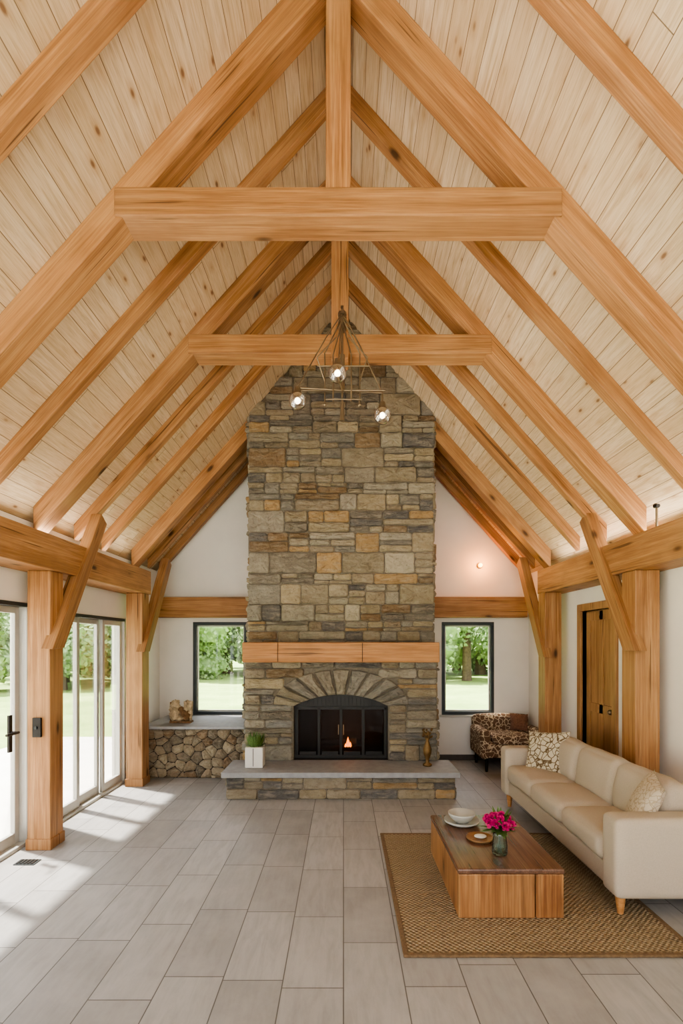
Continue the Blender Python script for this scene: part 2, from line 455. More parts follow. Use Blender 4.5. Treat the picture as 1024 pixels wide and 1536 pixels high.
# sliding doors left
def slider(name, a, c, zt, n, handle=None):
    w=empty(name,(XL-.06,(a+c)/2,0)); b=MB(); x0,x1=XL-.11,XL+.015
    b.box(x0,x1,a,c,zt-.035,zt,'frame'); b.box(x0,x1,a,c,0,.03,'alu')
    b.box(x0,x1,a,a+.035,0,zt,'alu'); b.box(x0,x1,c-.035,c,0,zt,'alu')
    L=(c-a-.07)/n
    for i in range(n):
        p=a+.035+i*L; q=p+L; xo=XL-.035-(.035 if i%2 else 0)
        s=.055
        b.box(xo-.018,xo+.018,p,p+s,.03,zt-.035,'alu'); b.box(xo-.018,xo+.018,q-s,q,.03,zt-.035,'alu')
        b.box(xo-.018,xo+.018,p+s,q-s,.03,.03+.09,'alu'); b.box(xo-.018,xo+.018,p+s,q-s,zt-.035-s,zt-.035,'alu')
    b.build('frame',(XL,(a+c)/2,0),w,.004)
    b=MB()
    for i in range(n):
        p=a+.035+i*L; q=p+L; xo=XL-.035-(.035 if i%2 else 0)
        b.box(xo-.003,xo+.003,p+.055,q-.055,.12,zt-.09,'glass')
    b.build('panes',(XL,(a+c)/2,0),w)
    if handle:
        b=MB(); b.box(XL-.02,XL+.0,handle-.02,handle+.02,.82,1.12,'dark')
        b.cyl((XL,handle,.98),(XL+.06,handle,.98),.01,.01,'dark',10); b.cyl((XL+.055,handle+.01,.98),(XL+.055,handle-.14,.98),.011,.011,'dark',10)
        b.build('lever_handle',(XL,handle,.95),w,.003)
slider('door_1',1.3,4.36,2.04,4,4.14)
slider('door_2',4.72,6.28,2.0,3)
slider('added_fill_door',-1.3,.9,2.03,3)  # unseen opening near the camera, added to let in more daylight
# door in right wall
w=empty('door_4',(XR,5.46,0)); b=MB()
for (a,c) in ((5.04,5.12),(5.80,5.88)): b.box(XR-.03,XR+.12,a,c+.0,0,2.14,'doorwood')
b.box(XR-.03,XR+.12,5.12,5.80,2.06,2.14,'doorwood'); b.build('frame',(XR,5.46,1),w,.006,(0,0,1))
b=MB(); xx=XR+.05
b.box(xx,xx+.03,5.12,5.80,0,2.06,'doorwood')
for (a,c) in ((5.13,5.22),(5.70,5.79),(5.42,5.50)): b.box(xx-.012,xx,a,c,.02,2.05,'doorwood')
for z in (.02,.95,1.95): b.box(xx-.012,xx,5.22,5.70,z,z+.1,'doorwood')
b.build('leaf',(XR,5.46,1),w,.004,(0,0,1))
b=MB(); b.ball((xx-.05,5.20,1.0),.028,'nickel'); b.cyl((xx-.05,5.20,1.0),(xx,5.20,1.0),.01,.01,'nickel'); b.build('knob',(xx,5.20,1),w)

# ------------------------------------------------------------------ timber frame
def rafter(name, sgn, y0, y1, zlow0, zh, xout=2.60, xin=0., parent=None, mat='beam'):
    """sloping timber; profile in XZ, extruded along y"""
    xo=CX+sgn*xout; xi=CX+sgn*xin
    zl=lambda x: zlow0-SL*abs(x-CX)
    P=[(xo,y0,zl(xo)),(xi,y0,zl(xi)),(xi,y0,zl(xi)+zh),(xo,y0,zl(xo)+zh)]
    b=MB(); b.prism(P,(0,y1-y0,0),mat)
    c=((xo+xi)/2,(y0+y1)/2,(zl(xo)+zl(xi)+zh)/2)
    return b.build(name,c,parent,.006,(sgn,0,-SL))
def truss(y0,y1,kp_proud):
    t=empty('roof_truss',(CX,(y0+y1)/2,4.2))
    rafter('rafter_left',-1,y0,y1,5.54,.235,parent=t); rafter('rafter_right',1,y0,y1,5.54,.235,parent=t)
    beam_box('collar_beam',CX-1.285,CX+1.285,y0-.012,y1+.012,4.15,4.315,(1,0,0),t)
    if kp_proud: beam_box('king_post',CX-.072,CX+.072,y0-.05,y1-.02,4.09,5.52,(0,0,1),t)
    else: beam_box('king_post',CX-.072,CX+.072,y0+.008,y1-.008,4.312,5.52,(0,0,1),t)
truss(2.95,3.12,False); truss(4.35,4.52,True)
t=empty('roof_truss',(CX,6.42,4.2))
rafter('rafter_left',-1,6.36,6.53,5.54,.235,xin=1.10,parent=t); rafter('rafter_right',1,6.36,6.53,5.54,.235,xin=1.10,parent=t)
truss(.2,.37,False)
for y in (-.5,.85,1.6,2.31,3.70,5.05,5.62,6.93,7.36):
    e=empty('ceiling_rafter',(CX,y,4))
    xin = 1.10 if y>6.3 else 0
    rafter('rafter_left',-1,y-.045,y+.045,5.62,.155,xin=xin,parent=e); rafter('rafter_right',1,y-.045,y+.045,5.62,.155,xin=xin,parent=e)
beam_box('ridge_beam',CX-.03,CX+.03,YF,6.3,5.58,5.72,(0,1,0))

# plates, posts, braces
beam_box('wall_plate_beam',XL+.0,-2.37,YF,6.33,2.30,2.585,(0,1,0))
beam_box('wall_plate_beam',2.40,XR-.0,YF,6.36,2.31,2.60,(0,1,0))
def post(x0,x1,y0,y1,zt):
    p=empty('timber_post',((x0+x1)/2,(y0+y1)/2,0))
    beam_box('shaft',x0,x1,y0,y1,0,zt,(0,0,1),p)
    b=MB(); b.box(x0-.010,x1+.010,y0-.010,y1+.010,0,.09,'beam'); b.build('foot',((x0+x1)/2,(y0+y1)/2,0),p,.006,(0,0,1))
    return p
post(-2.60,-2.41,4.22,4.42,2.30); post(-2.58,-2.385,6.09,6.30,2.30)
post(2.415,2.62,4.25,4.46,2.31); post(2.40,2.60,6.12,6.33,2.31)
def brace(xa,xb,p,q,hw):
    """p,q=(y,z) ends; slanting knee brace in the YZ plane"""
    (ya,za),(yb,zb)=p,q
    d=Vector((0,yb-ya,zb-za)).normalized(); n=Vector((0,-d.z,d.y))*hw
    A=Vector((xa,ya,za)); B=Vector((xa,yb,zb))
    P=[A-n+d*.0,B-n+Vector((0,0,0)),B+n,A+n+d*(-.10)]
    b=MB(); b.prism(P,(xb-xa,0,0),'beam'); b.build('knee_brace',((xa+xb)/2,(ya+yb)/2,(za+zb)/2),None,.006,d)
brace(-2.45,-2.345,(4.26,1.70),(5.04,2.92),.07)
brace(-2.44,-2.335,(6.14,1.64),(6.93,2.80),.07)
brace(2.36,2.465,(4.28,1.68),(5.08,2.95),.075)
brace(2.36,2.465,(6.16,1.58),(6.95,2.82),.07)
beam_box('tie_beam',XL,-1.12,7.30,YB,2.07,2.36,(1,0,0)); beam_box('tie_beam',1.06,XR-.08,7.30,YB,2.07,2.36,(1,0,0))

# ------------------------------------------------------------------ stonework
PAL=[lin(190,176,150),lin(176,163,138),lin(160,150,132),lin(194,178,146),lin(180,166,138),lin(194,184,160),lin(168,153,128),lin(184,168,138),lin(126,122,116),lin(200,168,122),lin(162,156,142),lin(180,171,152),lin(144,136,122),lin(152,128,98)]
PALG=PAL+[lin(148,145,138),lin(160,156,147),lin(134,131,126),lin(170,165,152)]
def pick(pal):
    c=R.choice(pal); k=R.uniform(.78,1.1); return (c[0]*k,c[1]*k,c[2]*k)
def stone(mb, O, U, V, N, poly, pop, col, inset=.012):
    """poly = 2D ring in the (U,V) plane"""
    n=len(poly); cx=sum(p[0] for p in poly)/n; cy=sum(p[1] for p in poly)/n
    def P(u,v,d): return O+U*u+V*v+N*d
    ring0=[P(u,v,-.03) for u,v in poly]; ring1=[P(u,v,pop*.35) for u,v in poly]
    ring2=[]
    for u,v in poly:
        dx,dy=cx-u,cy-v; L=math.hypot(dx,dy) or 1; k=min(inset,L*.4)/L
        ring2.append(P(u+dx*k,v+dy*k,pop*R.uniform(.7,1.15)))
    ring3=[]
    for u,v in poly: ring3.append(P(u+(cx-u)*.5,v+(cy-v)*.5,pop*R.uniform(.8,1.45)))
    vs=ring0+ring1+ring2+ring3+[P(cx,cy,pop*R.uniform(.9,1.3))]
    fs=[]
    for k in range(3):
        for i in range(n): fs.append((k*n+i,k*n+(i+1)%n,(k+1)*n+(i+1)%n,(k+1)*n+i))
    for i in range(n): fs.append((3*n+i,3*n+(i+1)%n,4*n))
    mb.add(vs,fs,'stone',False,col)
def rectpoly(u0,u1,v0,v1,j=.010):
    c=min(.018,(u1-u0)*.2,(v1-v0)*.25); r=lambda:R.uniform(-j,j*.4)
    pts=[(u0+c,v0-r()*.5)]; m=max(1,int((u1-u0)/.10))
    for i in range(1,m): pts.append((u0+(u1-u0)*i/m,v0-r()))
    pts+=[(u1-c,v0-r()*.5),(u1,v0+c),(u1+r()*.5,(v0+v1)/2),(u1,v1-c),(u1-c,v1+r()*.5)]
    for i in range(1,m): pts.append((u1-(u1-u0)*i/m,v1+r()))
    pts+=[(u0+c,v1+r()*.5),(u0,v1-c),(u0-r()*.5,(v0+v1)/2),(u0,v0+c)]
    return pts
GAP=.007
def ashlar(mb,O,U,V,N,segs,v0,v1,pal,hmin=.12,hmax=.27,top=None,pop=.034):
    """segs(vmid)-> list of (u0,u1)"""
    v=v0
    while v<v1-.03:
        H=R.uniform(hmin,hmax)
        if v+H>v1-.07: H=v1-v
        for (a,c) in segs(v+H/2, v, v+H):
            u=a
            while u<c-.02:
                W=R.uniform(.16,.58)
                if u+W>c-.15: W=c-u
                k=R.random()
                cells=[]
                if k<.36 or H<.12: cells=[(u,u+W,v,v+H)]
                else:
                    cuts=[0,R.choice([.35,.45,.55,.65]),1] if H<.21 or R.random()<.5 else [0,R.uniform(.28,.38),R.uniform(.6,.72),1]
                    for p_,q_ in zip(cuts[:-1],cuts[1:]):
                        p,q=v+p_*H,v+q_*H
                        if W>.32 and R.random()<.5:
                            x=u+W*R.uniform(.35,.65); cells+=[(u,x,p,q),(x,u+W,p,q)]
                        else: cells.append((u,u+W,p,q))
                for (p,q,r,s) in cells:
                    if top and top((p+q)/2)<r: continue
                    stone(mb,O,U,V,N,rectpoly(p+GAP/2,q-GAP/2,r+GAP/2,s-GAP/2),pop*R.uniform(.45,1.4),pick(pal))
                u+=W
        v+=H
X=Vector((1,0,0)); Y=Vector((0,1,0)); Z=Vector((0,0,1))
ch=empty('stone_fireplace',(CX,6.8,0))
LW=1.135; UW=1.125; LF=6.12; UF=6.30
# upper stack
b=MB()
b.prism([(CX-UW,UF,1.5),(CX+UW,UF,1.5),(CX+UW,UF,roof(CX+UW)+.1),(CX,UF,ZR+.1),(CX-UW,UF,roof(CX-UW)+.1)],(0,YB-UF,0),'mortar')
ashlar(b,Vector((CX,UF,0)),X,Z,-Y,lambda m,a,c:[(-UW-.015+R.uniform(-.014,.012),UW+.015+R.uniform(-.012,.014))],1.66,5.74,PAL,top=lambda u:roof(CX+u)+.05)
ashlar(b,Vector((CX-UW,UF,0)),Y,Z,-X,lambda m,a,c:[(0,YB-UF)],1.66,4.6,PAL)
ashlar(b,Vector((CX+UW,UF,0)),Y,Z,X,lambda m,a,c:[(0,YB-UF)],1.66,4.6,PAL)
b.build('chimney_stack',(CX,UF,0),ch)
# lower breast with arched firebox
b=MB(); HZ=.30; OW=.565; SP=.95; RISE=.14
Rr=(OW*OW+RISE*RISE)/(2*RISE); zc=SP+RISE-Rr; amax=math.asin(OW/Rr)
def inner(t):
    a=-amax+2*amax*t; return (Rr*math.sin(a), zc+Rr*math.cos(a))
for sg in (-1,1):
    x0,x1=sorted((CX+sg*OW,CX+sg*LW)); b.box(x0,x1,LF,YB,0,SP,'mortar')
N=16
for i in range(N):
    (u0,w0),(u1,w1)=inner(i/N),inner((i+1)/N)
    b.prism([(CX+u0,LF,w0),(CX+u1,LF,w1),(CX+u1,LF,1.55),(CX+u0,LF,1.55)],(0,.6,0),'mortar')
for sg in (-1,1):
    x0,x1=sorted((CX+sg*OW,CX+sg*LW)); b.box(x0,x1,LF,YB,SP,1.55,'mortar')
AO=.80; AH=.42; AZ=.97
def segs(m,a,c):
    if m<AZ: w=OW+.01
    elif m<AZ+AH: w=max(AO*math.sqrt(max(0,1-((m-.02-AZ)/AH)**2)),.0)
    else: w=0
    if w<.06: return [(-LW-.012,LW+.012)]
    return [(-LW-.012,-w),(w,LW+.012)]
ashlar(b,Vector((CX,LF,0)),X,Z,-Y,segs,HZ,1.50,PALG,.11,.2)
for sg,Nn in ((-1,-X),(1,X)): ashlar(b,Vector((CX+sg*LW,LF,0)),Y,Z,Nn,lambda m,a,c:[(0,YB-LF)],HZ,1.5,PALG,.11,.2)
nv=11
def outer(t):
    a=math.pi*(1-(.0+t)); return (AO*math.cos(a), AZ+AH*math.sin(a))
for i in range(nv):
    t0,t1=i/nv,(i+1)/nv
    def q(t,k):
        p=inner(t); o=outer(t); return (p[0]+(o[0]-p[0])*k, p[1]+(o[1]-p[1])*k)
    e=.007
    P=[q(t0+e,.0),q((t0+t1)/2,.0),q(t1-e,0),q(t1-e,.5),q(t1-e,1),q((t0+t1)/2,1.01),q(t0+e,1),q(t0+e,.5)]
    stone(b,Vector((CX,LF,0)),X,Z,-Y,P,.058*R.uniform(.8,1.1),pick([lin(168,162,148),lin(154,148,136),lin(180,168,142),lin(172,162,142)]))
b.build('chimney_breast',(CX,LF,0),ch)
# firebox
b=MB()
b.box(CX-OW,CX+OW,LF+.5,LF+.55,HZ,1.12,'soot'); b.box(CX-OW,CX+OW,LF+.02,LF+.5,HZ-.02,HZ+.005,'soot')
for sg in (-1,1):
    x0,x1=sorted((CX+sg*OW,CX+sg*(OW-.03))); b.box(x0,x1,LF+.14,LF+.5,HZ,1.0,'soot')
b.build('firebox',(CX,LF+.3,HZ),ch)
# mantel
m=beam_box('mantel_beam',CX-1.145,CX+1.145,5.95,6.34,1.478,1.712,(1,0,0),ch,'beamd',.012)
b=MB(); b.box(CX+.245,CX+.252,5.944,5.952,1.485,1.705,'char'); b.box(CX-.735,CX-.73,5.944,5.952,1.485,1.705,'char'); b.build('mantel_joints',(CX,5.95,1.6),ch)
# hearth
b=MB(); b.box(CX-1.24,CX+1.24,5.60,LF+.05,0,.245,'mortar')
ashlar(b,Vector((CX,5.60,0)),X,Z,-Y,lambda m,a,c:[(-1.25,1.25)],.0,.243,PALG,.11,.13,pop=.022)
for sg,Nn in ((-1,-X),(1,X)): ashlar(b,Vector((CX+sg*1.24,5.60,0)),Y,Z,Nn,lambda m,a,c:[(0,LF-5.55)],0,.243,PALG,.11,.13,pop=.022)
b.build('hearth_base',(CX,5.6,0),ch)
b=MB(); b.box(CX-1.29,CX+1.29,5.53,LF+.03,.245,.305,'slab'); b.build('hearth_slab',(CX,5.6,.27),ch,.008)
# fireplace doors (arched metal surround + bifold doors) 
fd=empty('fireplace_doors',(CX,LF+.1,HZ)); b=MB(); yd=LF+.10
top=lambda u,off=0: zc+math.sqrt(max(0,(Rr-off)**2-u*u))
N=24; HZb=.31
for i in range(N):
    u0=-OW+.004+2*(OW-.004)*i/N; u1=-OW+.004+2*(OW-.004)*(i+1)/N
    b.prism([(CX+u0,yd,top(u0)-.004),(CX+u1,yd,top(u1)-.004),(CX+u1,yd,.93),(CX+u0,yd,.93)],(0,.03,0),'dark')
b.box(CX-OW+.004,CX-OW+.045,yd-.01,yd+.03,HZb,.96,'dark'); b.box(CX+OW-.045,CX+OW-.004,yd-.01,yd+.03,HZb,.96,'dark')
b.box(CX-OW+.004,CX+OW-.004,yd-.015,yd+.03,HZb,HZb+.04,'dark'); b.box(CX-OW+.004,CX+OW-.004,yd-.02,yd,.90,.935,'dark')
for i in range(5):
    u=-OW+.03+(2*OW-.06)*i/4
    b.box(CX+u-.016,CX+u+.016,yd-.02,yd+.02,HZb+.03,.93,'dark')
for i in range(4):
    u=-OW+.03+(2*OW-.06)*(i+.5)/4; b.box(CX+u-.1,CX+u+.1,yd-.005,yd+.01,HZb+.03,HZb+.08,'dark')
for u in (-.03,.03): b.cyl((CX+u,yd-.035,.6),(CX+u,yd-.035,.72),.006,.006,'nickel',8)
b.build('metal_frame',(CX,yd,HZ),fd,.002)
dg=glass('smoked_fire_glass',(.42,.36,.32,1),.05)
b=MB(); b.box(CX-OW+.04,CX+OW-.04,yd+.005,yd+.009,HZb+.04,.92,dg); b.build('smoked_panes',(CX,yd,HZ),fd)
# logs + flame
fr=empty('log_fire',(CX+.06,LF+.3,HZ)); b=MB()
b.cyl((CX-.28,LF+.34,.37),(CX+.30,LF+.30,.37),.055,.05,'char',12); b.cyl((CX-.2,LF+.24,.36),(CX+.34,LF+.36,.46),.045,.045,'char',12); b.cyl((CX-.25,LF+.38,.45),(CX+.2,LF+.28,.47),.04,.045,'char',12)
for x in (-.2,.2): b.box(CX+x-.01,CX+x+.01,LF+.18,LF+.42,.31,.33,'dark')
b.build('logs',(CX,LF+.3,HZ),fr)
b=MB()
for (x,h,r) in ((.085,.13,.024),(.115,.07,.016),(.055,.05,.014)):
    b.lathe((CX+x,LF+.20,.42),[(.001,0),(r*.8,h*.12),(r,h*.3),(r*.65,h*.6),(r*.25,h*.85),(.001,h)],'flame',12)
b.build('flames',(CX+.06,LF+.22,.4),fr)
def point(name,loc,e,c,r=.05,parent=None):
    l=bpy.data.lights.new(name,'POINT'); l.energy=e; l.color=c; l.shadow_soft_size=r
    o=bpy.data.objects.new(name,l); o.location=loc; COL.objects.link(o)
    if parent: o.parent=parent; o.matrix_parent_inverse=Matrix.Translation(-Vector(parent.location))
    return o
point('fire_glow',(CX+.08,LF+.2,.62),3,(1,.45,.15),.06,fr)

# low fieldstone bench wall (left of fireplace)
def voronoi_cells(w,h,s):
    pts=[]
    ny=max(2,int(h/s)); nx=max(2,int(w/(s*1.45)))
    for j in range(-1,ny+1):
        for i in range(-1,nx+1):
            pts.append(((i+.5+(j%2)*.5+R.uniform(-.4,.4))*w/nx,(j+.5+R.uniform(-.36,.36))*h/ny))
    out=[]
    for k,(px,py) in enumerate(pts):
        P=[(0,0),(w,0),(w,h),(0,h)]
        for l,(qx,qy) in enumerate(pts):
            if l==k or abs(qx-px)>.8 or abs(qy-py)>.6: continue
            mx,my=(px+qx)/2,(py+qy)/2; nx_,ny_=qx-px,qy-py
            Q=[]
            for i in range(len(P)):
                a=P[i]; c=P[(i+1)%len(P)]
                da=(a[0]-mx)*nx_+(a[1]-my)*ny_; dc=(c[0]-mx)*nx_+(c[1]-my)*ny_
                if da<=0: Q.append(a)
                if da*dc<0:
                    t=da/(da-dc); Q.append((a[0]+(c[0]-a[0])*t,a[1]+(c[1]-a[1])*t))
            P=Q
            if len(P)<3: break
        if len(P)>=3:
            cx=sum(p[0] for p in P)/len(P); cy=sum(p[1] for p in P)/len(P)
            P=[(x+(cx-x)*.05,y+(cy-y)*.07) for x,y in P]
            Q=[]
            for i in range(len(P)):
                a=P[i]; c=P[(i+1)%len(P)]
                Q+=[(a[0]*.87+c[0]*.13,a[1]*.87+c[1]*.13),(a[0]*.5+c[0]*.5+R.uniform(-.005,.005),a[1]*.5+c[1]*.5+R.uniform(-.005,.005)),(a[0]*.13+c[0]*.87,a[1]*.13+c[1]*.87)]
            out.append(Q)
    return out
bw=empty('stone_bench_wall',(-1.85,7,0)); b=MB(); x0,x1=-2.50,CX-LW-.02
dm=simple('dark_mortar',lin(70,60,50),.95,0,.2,30,.6)
b.box(x0,x1,6.50,YB-.02,0,.62,dm)
SB=[lin(194,178,150),lin(178,160,134),lin(156,144,124),lin(202,188,160),lin(166,140,110),lin(186,168,140)]
for P in voronoi_cells(x1-x0,.62,.095): stone(b,Vector((x0,6.50,0)),X,Z,-Y,P,.035,pick(SB),.018)
for P in voronoi_cells(YB-.02-6.5,.62,.095): stone(b,Vector((x0,6.50,0)),Y,Z,-X,P,.03,pick(SB),.018)
b.build('stones',(x0,6.5,0),bw)
b=MB(); b.box(x0-.06,x1,6.44,YB-.005,.62,.655,'slab'); b.build('cap',(x0,6.5,.63),bw,.006)

# sculpture on bench
b=MB(); sx,sy,sz=-2.15,6.78,.655
cm=simple('weathered_driftwood',lin(196,174,140),.9,0,.4,25,.8); cd=simple('driftwood_dark',lin(130,98,64),.9,0,.4,25,.8)
b.box(sx-.13,sx+.15,sy-.06,sy+.06,sz,sz+.025,cd)
b.ball((sx-.06,sy,sz+.11),.085,cm,18,(1,.8,1.15),.7,4); b.ball((sx-.07,sy,sz+.23),.065,cm,16,(1,.8,1),.8,5)
b.ball((sx+.07,sy,sz+.10),.075,cd,18,(1,.9,1.2),.8,4); b.ball((sx+.09,sy,sz+.2),.065,cm,16,(.8,.8,1.2),.8,6)
b.ball((sx+.0,sy-.04,sz+.06),.05,cm,14,(1.2,.8,.8),.8,5); b.ball((sx+.01,sy-.02,sz+.17),.045,cd,14,(1.2,.8,.8),.9,5)
b.cyl((sx-.12,sy,sz+.02),(sx-.13,sy,sz+.27),.022,.012,cd,10); b.cyl((sx+.12,sy,sz+.02),(sx+.13,sy,sz+.28),.03,.035,cm,12)
b.build('driftwood_sculpture',(sx,sy,sz))

# planter on hearth, left
lx,ly,lz=-1.00,5.82,.306
e=empty('white_planter',(lx,ly,lz)); b=MB()
b.box(lx-.10,lx+.10,ly-.09,ly+.09,lz,lz+.23,'ceramic'); b.build('pot',(lx,ly,lz),e,.01)
b=MB(); b.box(lx-.012,lx-.006,ly-.093,ly-.088,lz+.02,lz+.22,'dark'); b.build('seam',(lx,ly,lz),e)
b=MB()
for i in range(170):
    a=R.uniform(0,6.28); h=R.uniform(.02,.17)
    p=Vector((lx+.08*math.cos(a)*R.random(),ly+.07*math.sin(a)*R.random(),lz+.22)); q=p+Vector((math.cos(a)*.05,math.sin(a)*.05,h))
    s=Vector((-math.sin(a),math.cos(a),.2))*.016; mid=(p+q)/2
    b.add([p,mid+s,q,mid-s],[(0,1,2,3)],'leaf')
b.build('foliage',(lx,ly,lz),e)
# brass figurine vase on hearth right
vx,vy=.955,5.85
e=empty('brass_vase',(vx,vy,lz)); b=MB()
b.lathe((vx,vy,lz),[(.001,0),(.05,0),(.052,.02),(.02,.04),(.022,.08),(.045,.14),(.05,.19),(.03,.25),(.018,.29),(.03,.32),(.022,.32),(.001,.3)],'brass'); b.build('body',(vx,vy,lz),e)
b=MB()
for i in range(26):
    a=R.uniform(0,6.28); p=Vector((vx,vy,lz+.30)); q=p+Vector((math.cos(a)*.05,math.sin(a)*.05,R.uniform(.03,.12)))
    b.cyl(p,q,.003,.002,'brass',6); b.ball(q,.014,'brass',8)
b.build('dried_sprigs',(vx,vy,lz),e)

# ------------------------------------------------------------------ rug
rx0,rx1,ry0,ry1=.325,1.945,2.77,4.56
rg=empty('jute_rug',((rx0+rx1)/2,(ry0+ry1)/2,0)); b=MB()
b.box(rx0+.03,rx1-.03,ry0+.03,ry1-.03,.001,.014,'rug'); b.build('weave',((rx0+rx1)/2,(ry0+ry1)/2,0),rg,.003)
b=MB(); b.box(rx0,rx1,ry0,ry0+.03,.001,.017,'rugb'); b.box(rx0,rx1,ry1-.03,ry1,.001,.017,'rugb'); b.box(rx0,rx0+.03,ry0+.03,ry1-.03,.001,.017,'rugb'); b.box(rx1-.03,rx1,ry0+.03,ry1-.03,.001,.017,'rugb')
b.build('binding',((rx0+rx1)/2,(ry0+ry1)/2,0),rg,.004)
RT=.0145
# coffee table : solid block made of two timbers, top slab
ct=empty('coffee_table',(1.02,3.64,RT)); tx0,tx1,ty0,ty1=.70,1.355,3.14,4.14
b=MB(); b.box(tx0+.004,tx1-.18,ty0+.004,ty1-.004,RT,.285,'table'); b.build('block_left',(tx0,3.6,.15),ct,.008,(0,0,1))
b=MB(); b.box(tx1-.175,tx1-.004,ty0+.004,ty1-.004,RT,.285,'table'); b.build('block_right',(tx1,3.9,.15),ct,.008,(0,0,1))
b=MB(); b.box(tx0,tx1,ty0,ty1,.285,.318,'tabletop'); b.build('top_slab',(1.02,3.64,.3),ct,.01,(0,1,0))
TT=.319
# bowl
b=MB(); c=(.905,3.93,TT)
b.lathe(c,[(.001,.012),(.08,.012),(.13,.03),(.135,.036),(.13,.02),(.09,.0),(.001,0)],'bowl'); b.build('serving_plate',c)
b=MB(); c=(.905,3.93,TT+.0125)
b.lathe(c,[(.001,0),(.045,0),(.05,.008),(.08,.03),(.10,.06),(.105,.075),(.1,.075),(.075,.035),(.045,.015),(.001,.012)],'bowl'); b.build('ceramic_bowl',c)
b=MB(); c=(.96,3.62,TT)
b.lathe(c,[(.001,0),(.085,0),(.095,.012),(.093,.02),(.08,.012),(.001,.010)],'doorwood'); b.ball((.965,3.62,TT+.022),.035,'ceramic',14,(1.3,1,.35)); b.build('wooden_coaster_tray',c)
# vase
vc=(1.025,3.37,TT); e=empty('flower_vase',vc)
b=MB(); b.lathe(vc,[(.001,0),(.046,0),(.05,.01),(.05,.06),(.042,.12),(.05,.155),(.047,.155),(.039,.12),(.046,.06),(.045,.012),(.001,.01)],'vglass'); b.build('glass_body',vc,e)
b=MB()
wm=simple('vase_stems',lin(58,74,40),.6,0,.3,30)
for i in range(16):
    a=R.uniform(0,6.28); r=R.uniform(.01,.035)
    b.cyl((vc[0]+math.cos(a)*r*.7,vc[1]+math.sin(a)*r*.7,TT+.012),(vc[0]-math.cos(a)*r,vc[1]-math.sin(a)*r,TT+.19),.003,.003,wm,6)
b.build('stems',vc,e)
b=MB(); bl=MB()
for i in range(15):
    a=i*2.4; r=.09*math.sqrt((i+.3)/15); 
    p=Vector((vc[0]+r*math.cos(a),vc[1]+r*math.sin(a),TT+.245-r*.5+R.uniform(-.015,.02)))
    p.x-=.01
    for k in range(26):
        d=Vector((R.gauss(0,1),R.gauss(0,1),R.gauss(.4,1))).normalized(); o=d.orthogonal().normalized(); o2=d.cross(o)
        s=.015; q=p+d*R.uniform(.012,.030)
        b.add([p+d*.006,q-o*s,q+d*.007,q+o*s],[(0,1,2,3)],'pink'); b.add([p+d*.006,q-o2*s,q+d*.007,q+o2*s],[(0,1,2,3)],'pink')
b.build('blooms',vc,e)
for i in range(110):
    a=R.uniform(0,6.28); el=R.uniform(-.2,1.1); r=R.uniform(.06,.15)
    d=Vector((math.cos(a)*math.cos(el),math.sin(a)*math.cos(el),math.sin(el))); p=Vector(vc)+Vector((0,0,.17)); q=p+d*r
    o=Vector((-math.sin(a),math.cos(a),0))*.016; mm=p+d*r*.6
    bl.add([p+d*.02,mm+o,q,mm-o],[(0,1,2,3)],'leaf')
bl.build('leaves',vc,e)

# ------------------------------------------------------------------ sofa (faces -x)
so=empty('sofa',(2.0,4.28,0)); sx0,sx1=1.66,2.37; y0,y1=3.12,5.44
b=MB()
b.rbox(((sx0+.03+sx1)/2,(y0+y1)/2,.215),((sx1-sx0-.03)/2,(y1-y0)/2-.02,.075),.02,'fabric'); b.build('base',(2,4.28,.2),so,weld=True)
for nm,a,c in (('arm_1',y0,y0+.19),('arm_2',y1-.19,y1)):
    b=MB(); b.rbox(((sx0+sx1)/2,(a+c)/2,.38),((sx1-sx0)/2,(c-a)/2,.245),.035,'fabric',(.004,.006,.006),12); b.build(nm,(2,a,.4),so,weld=True)
b=MB(); b.rbox((2.30,(y0+y1)/2,.46),(.075,(y1-y0)/2-.01,.27),.04,'fabric',(0,0,.0)); b.build('back',(2.3,4.28,.45),so,weld=True)
L=(y1-y0-.39)/3
for i in range(3):
    cy=y0+.195+L*(i+.5)
    b=MB(); b.rbox((1.925,cy,.375),(.265,L/2-.007,.085),.055,'fabric',(.014,.0,.026),14,wr=.014); b.build('seat_cushion_%d'%(i+1),(1.93,cy,.37),so,weld=True)
    rt=Matrix.Rotation(math.radians(11),3,'Y')
    b=MB(); b.rbox((2.155,cy,.60),(.085,L/2-.007,.185),.065,'fabric',(.035,0,.014),14,rt,wr=.018); b.build('back_cushion_%d'%(i+1),(2.1,cy,.6),so,weld=True)
b=MB()
for (x,y) in ((sx0+.07,y0+.09),(sx1-.08,y0+.09),(sx0+.07,y1-.09),(sx1-.08,y1-.09)):
    zz=RT if (x<1.94 and y<4.56) else 0
    b.cyl((x,y,zz),(x,y,.15),.018,.036,'legwood',14)
b.build('legs',(2,4.28,0),so)
# pillows
def rotpillow(nrm, roll=0):
    n=Vector(nrm).normalized(); q=n.to_track_quat('Z','Y').to_matrix(); return q@Matrix.Rotation(roll,3,'Z')
b=MB(); b.pillow((1.99,5.03,.625),.22,.22,.07,rotpillow((-.75,-.55,.38),.12),'pat1'); b.build('throw_pillow',(2.02,5.09,.63),weld=True)
b=MB(); b.pillow((2.01,3.43,.635),.20,.19,.07,rotpillow((-.80,.30,.42),-.1),'pat3'); b.build('throw_pillow',(2.0,3.45,.63),weld=True)

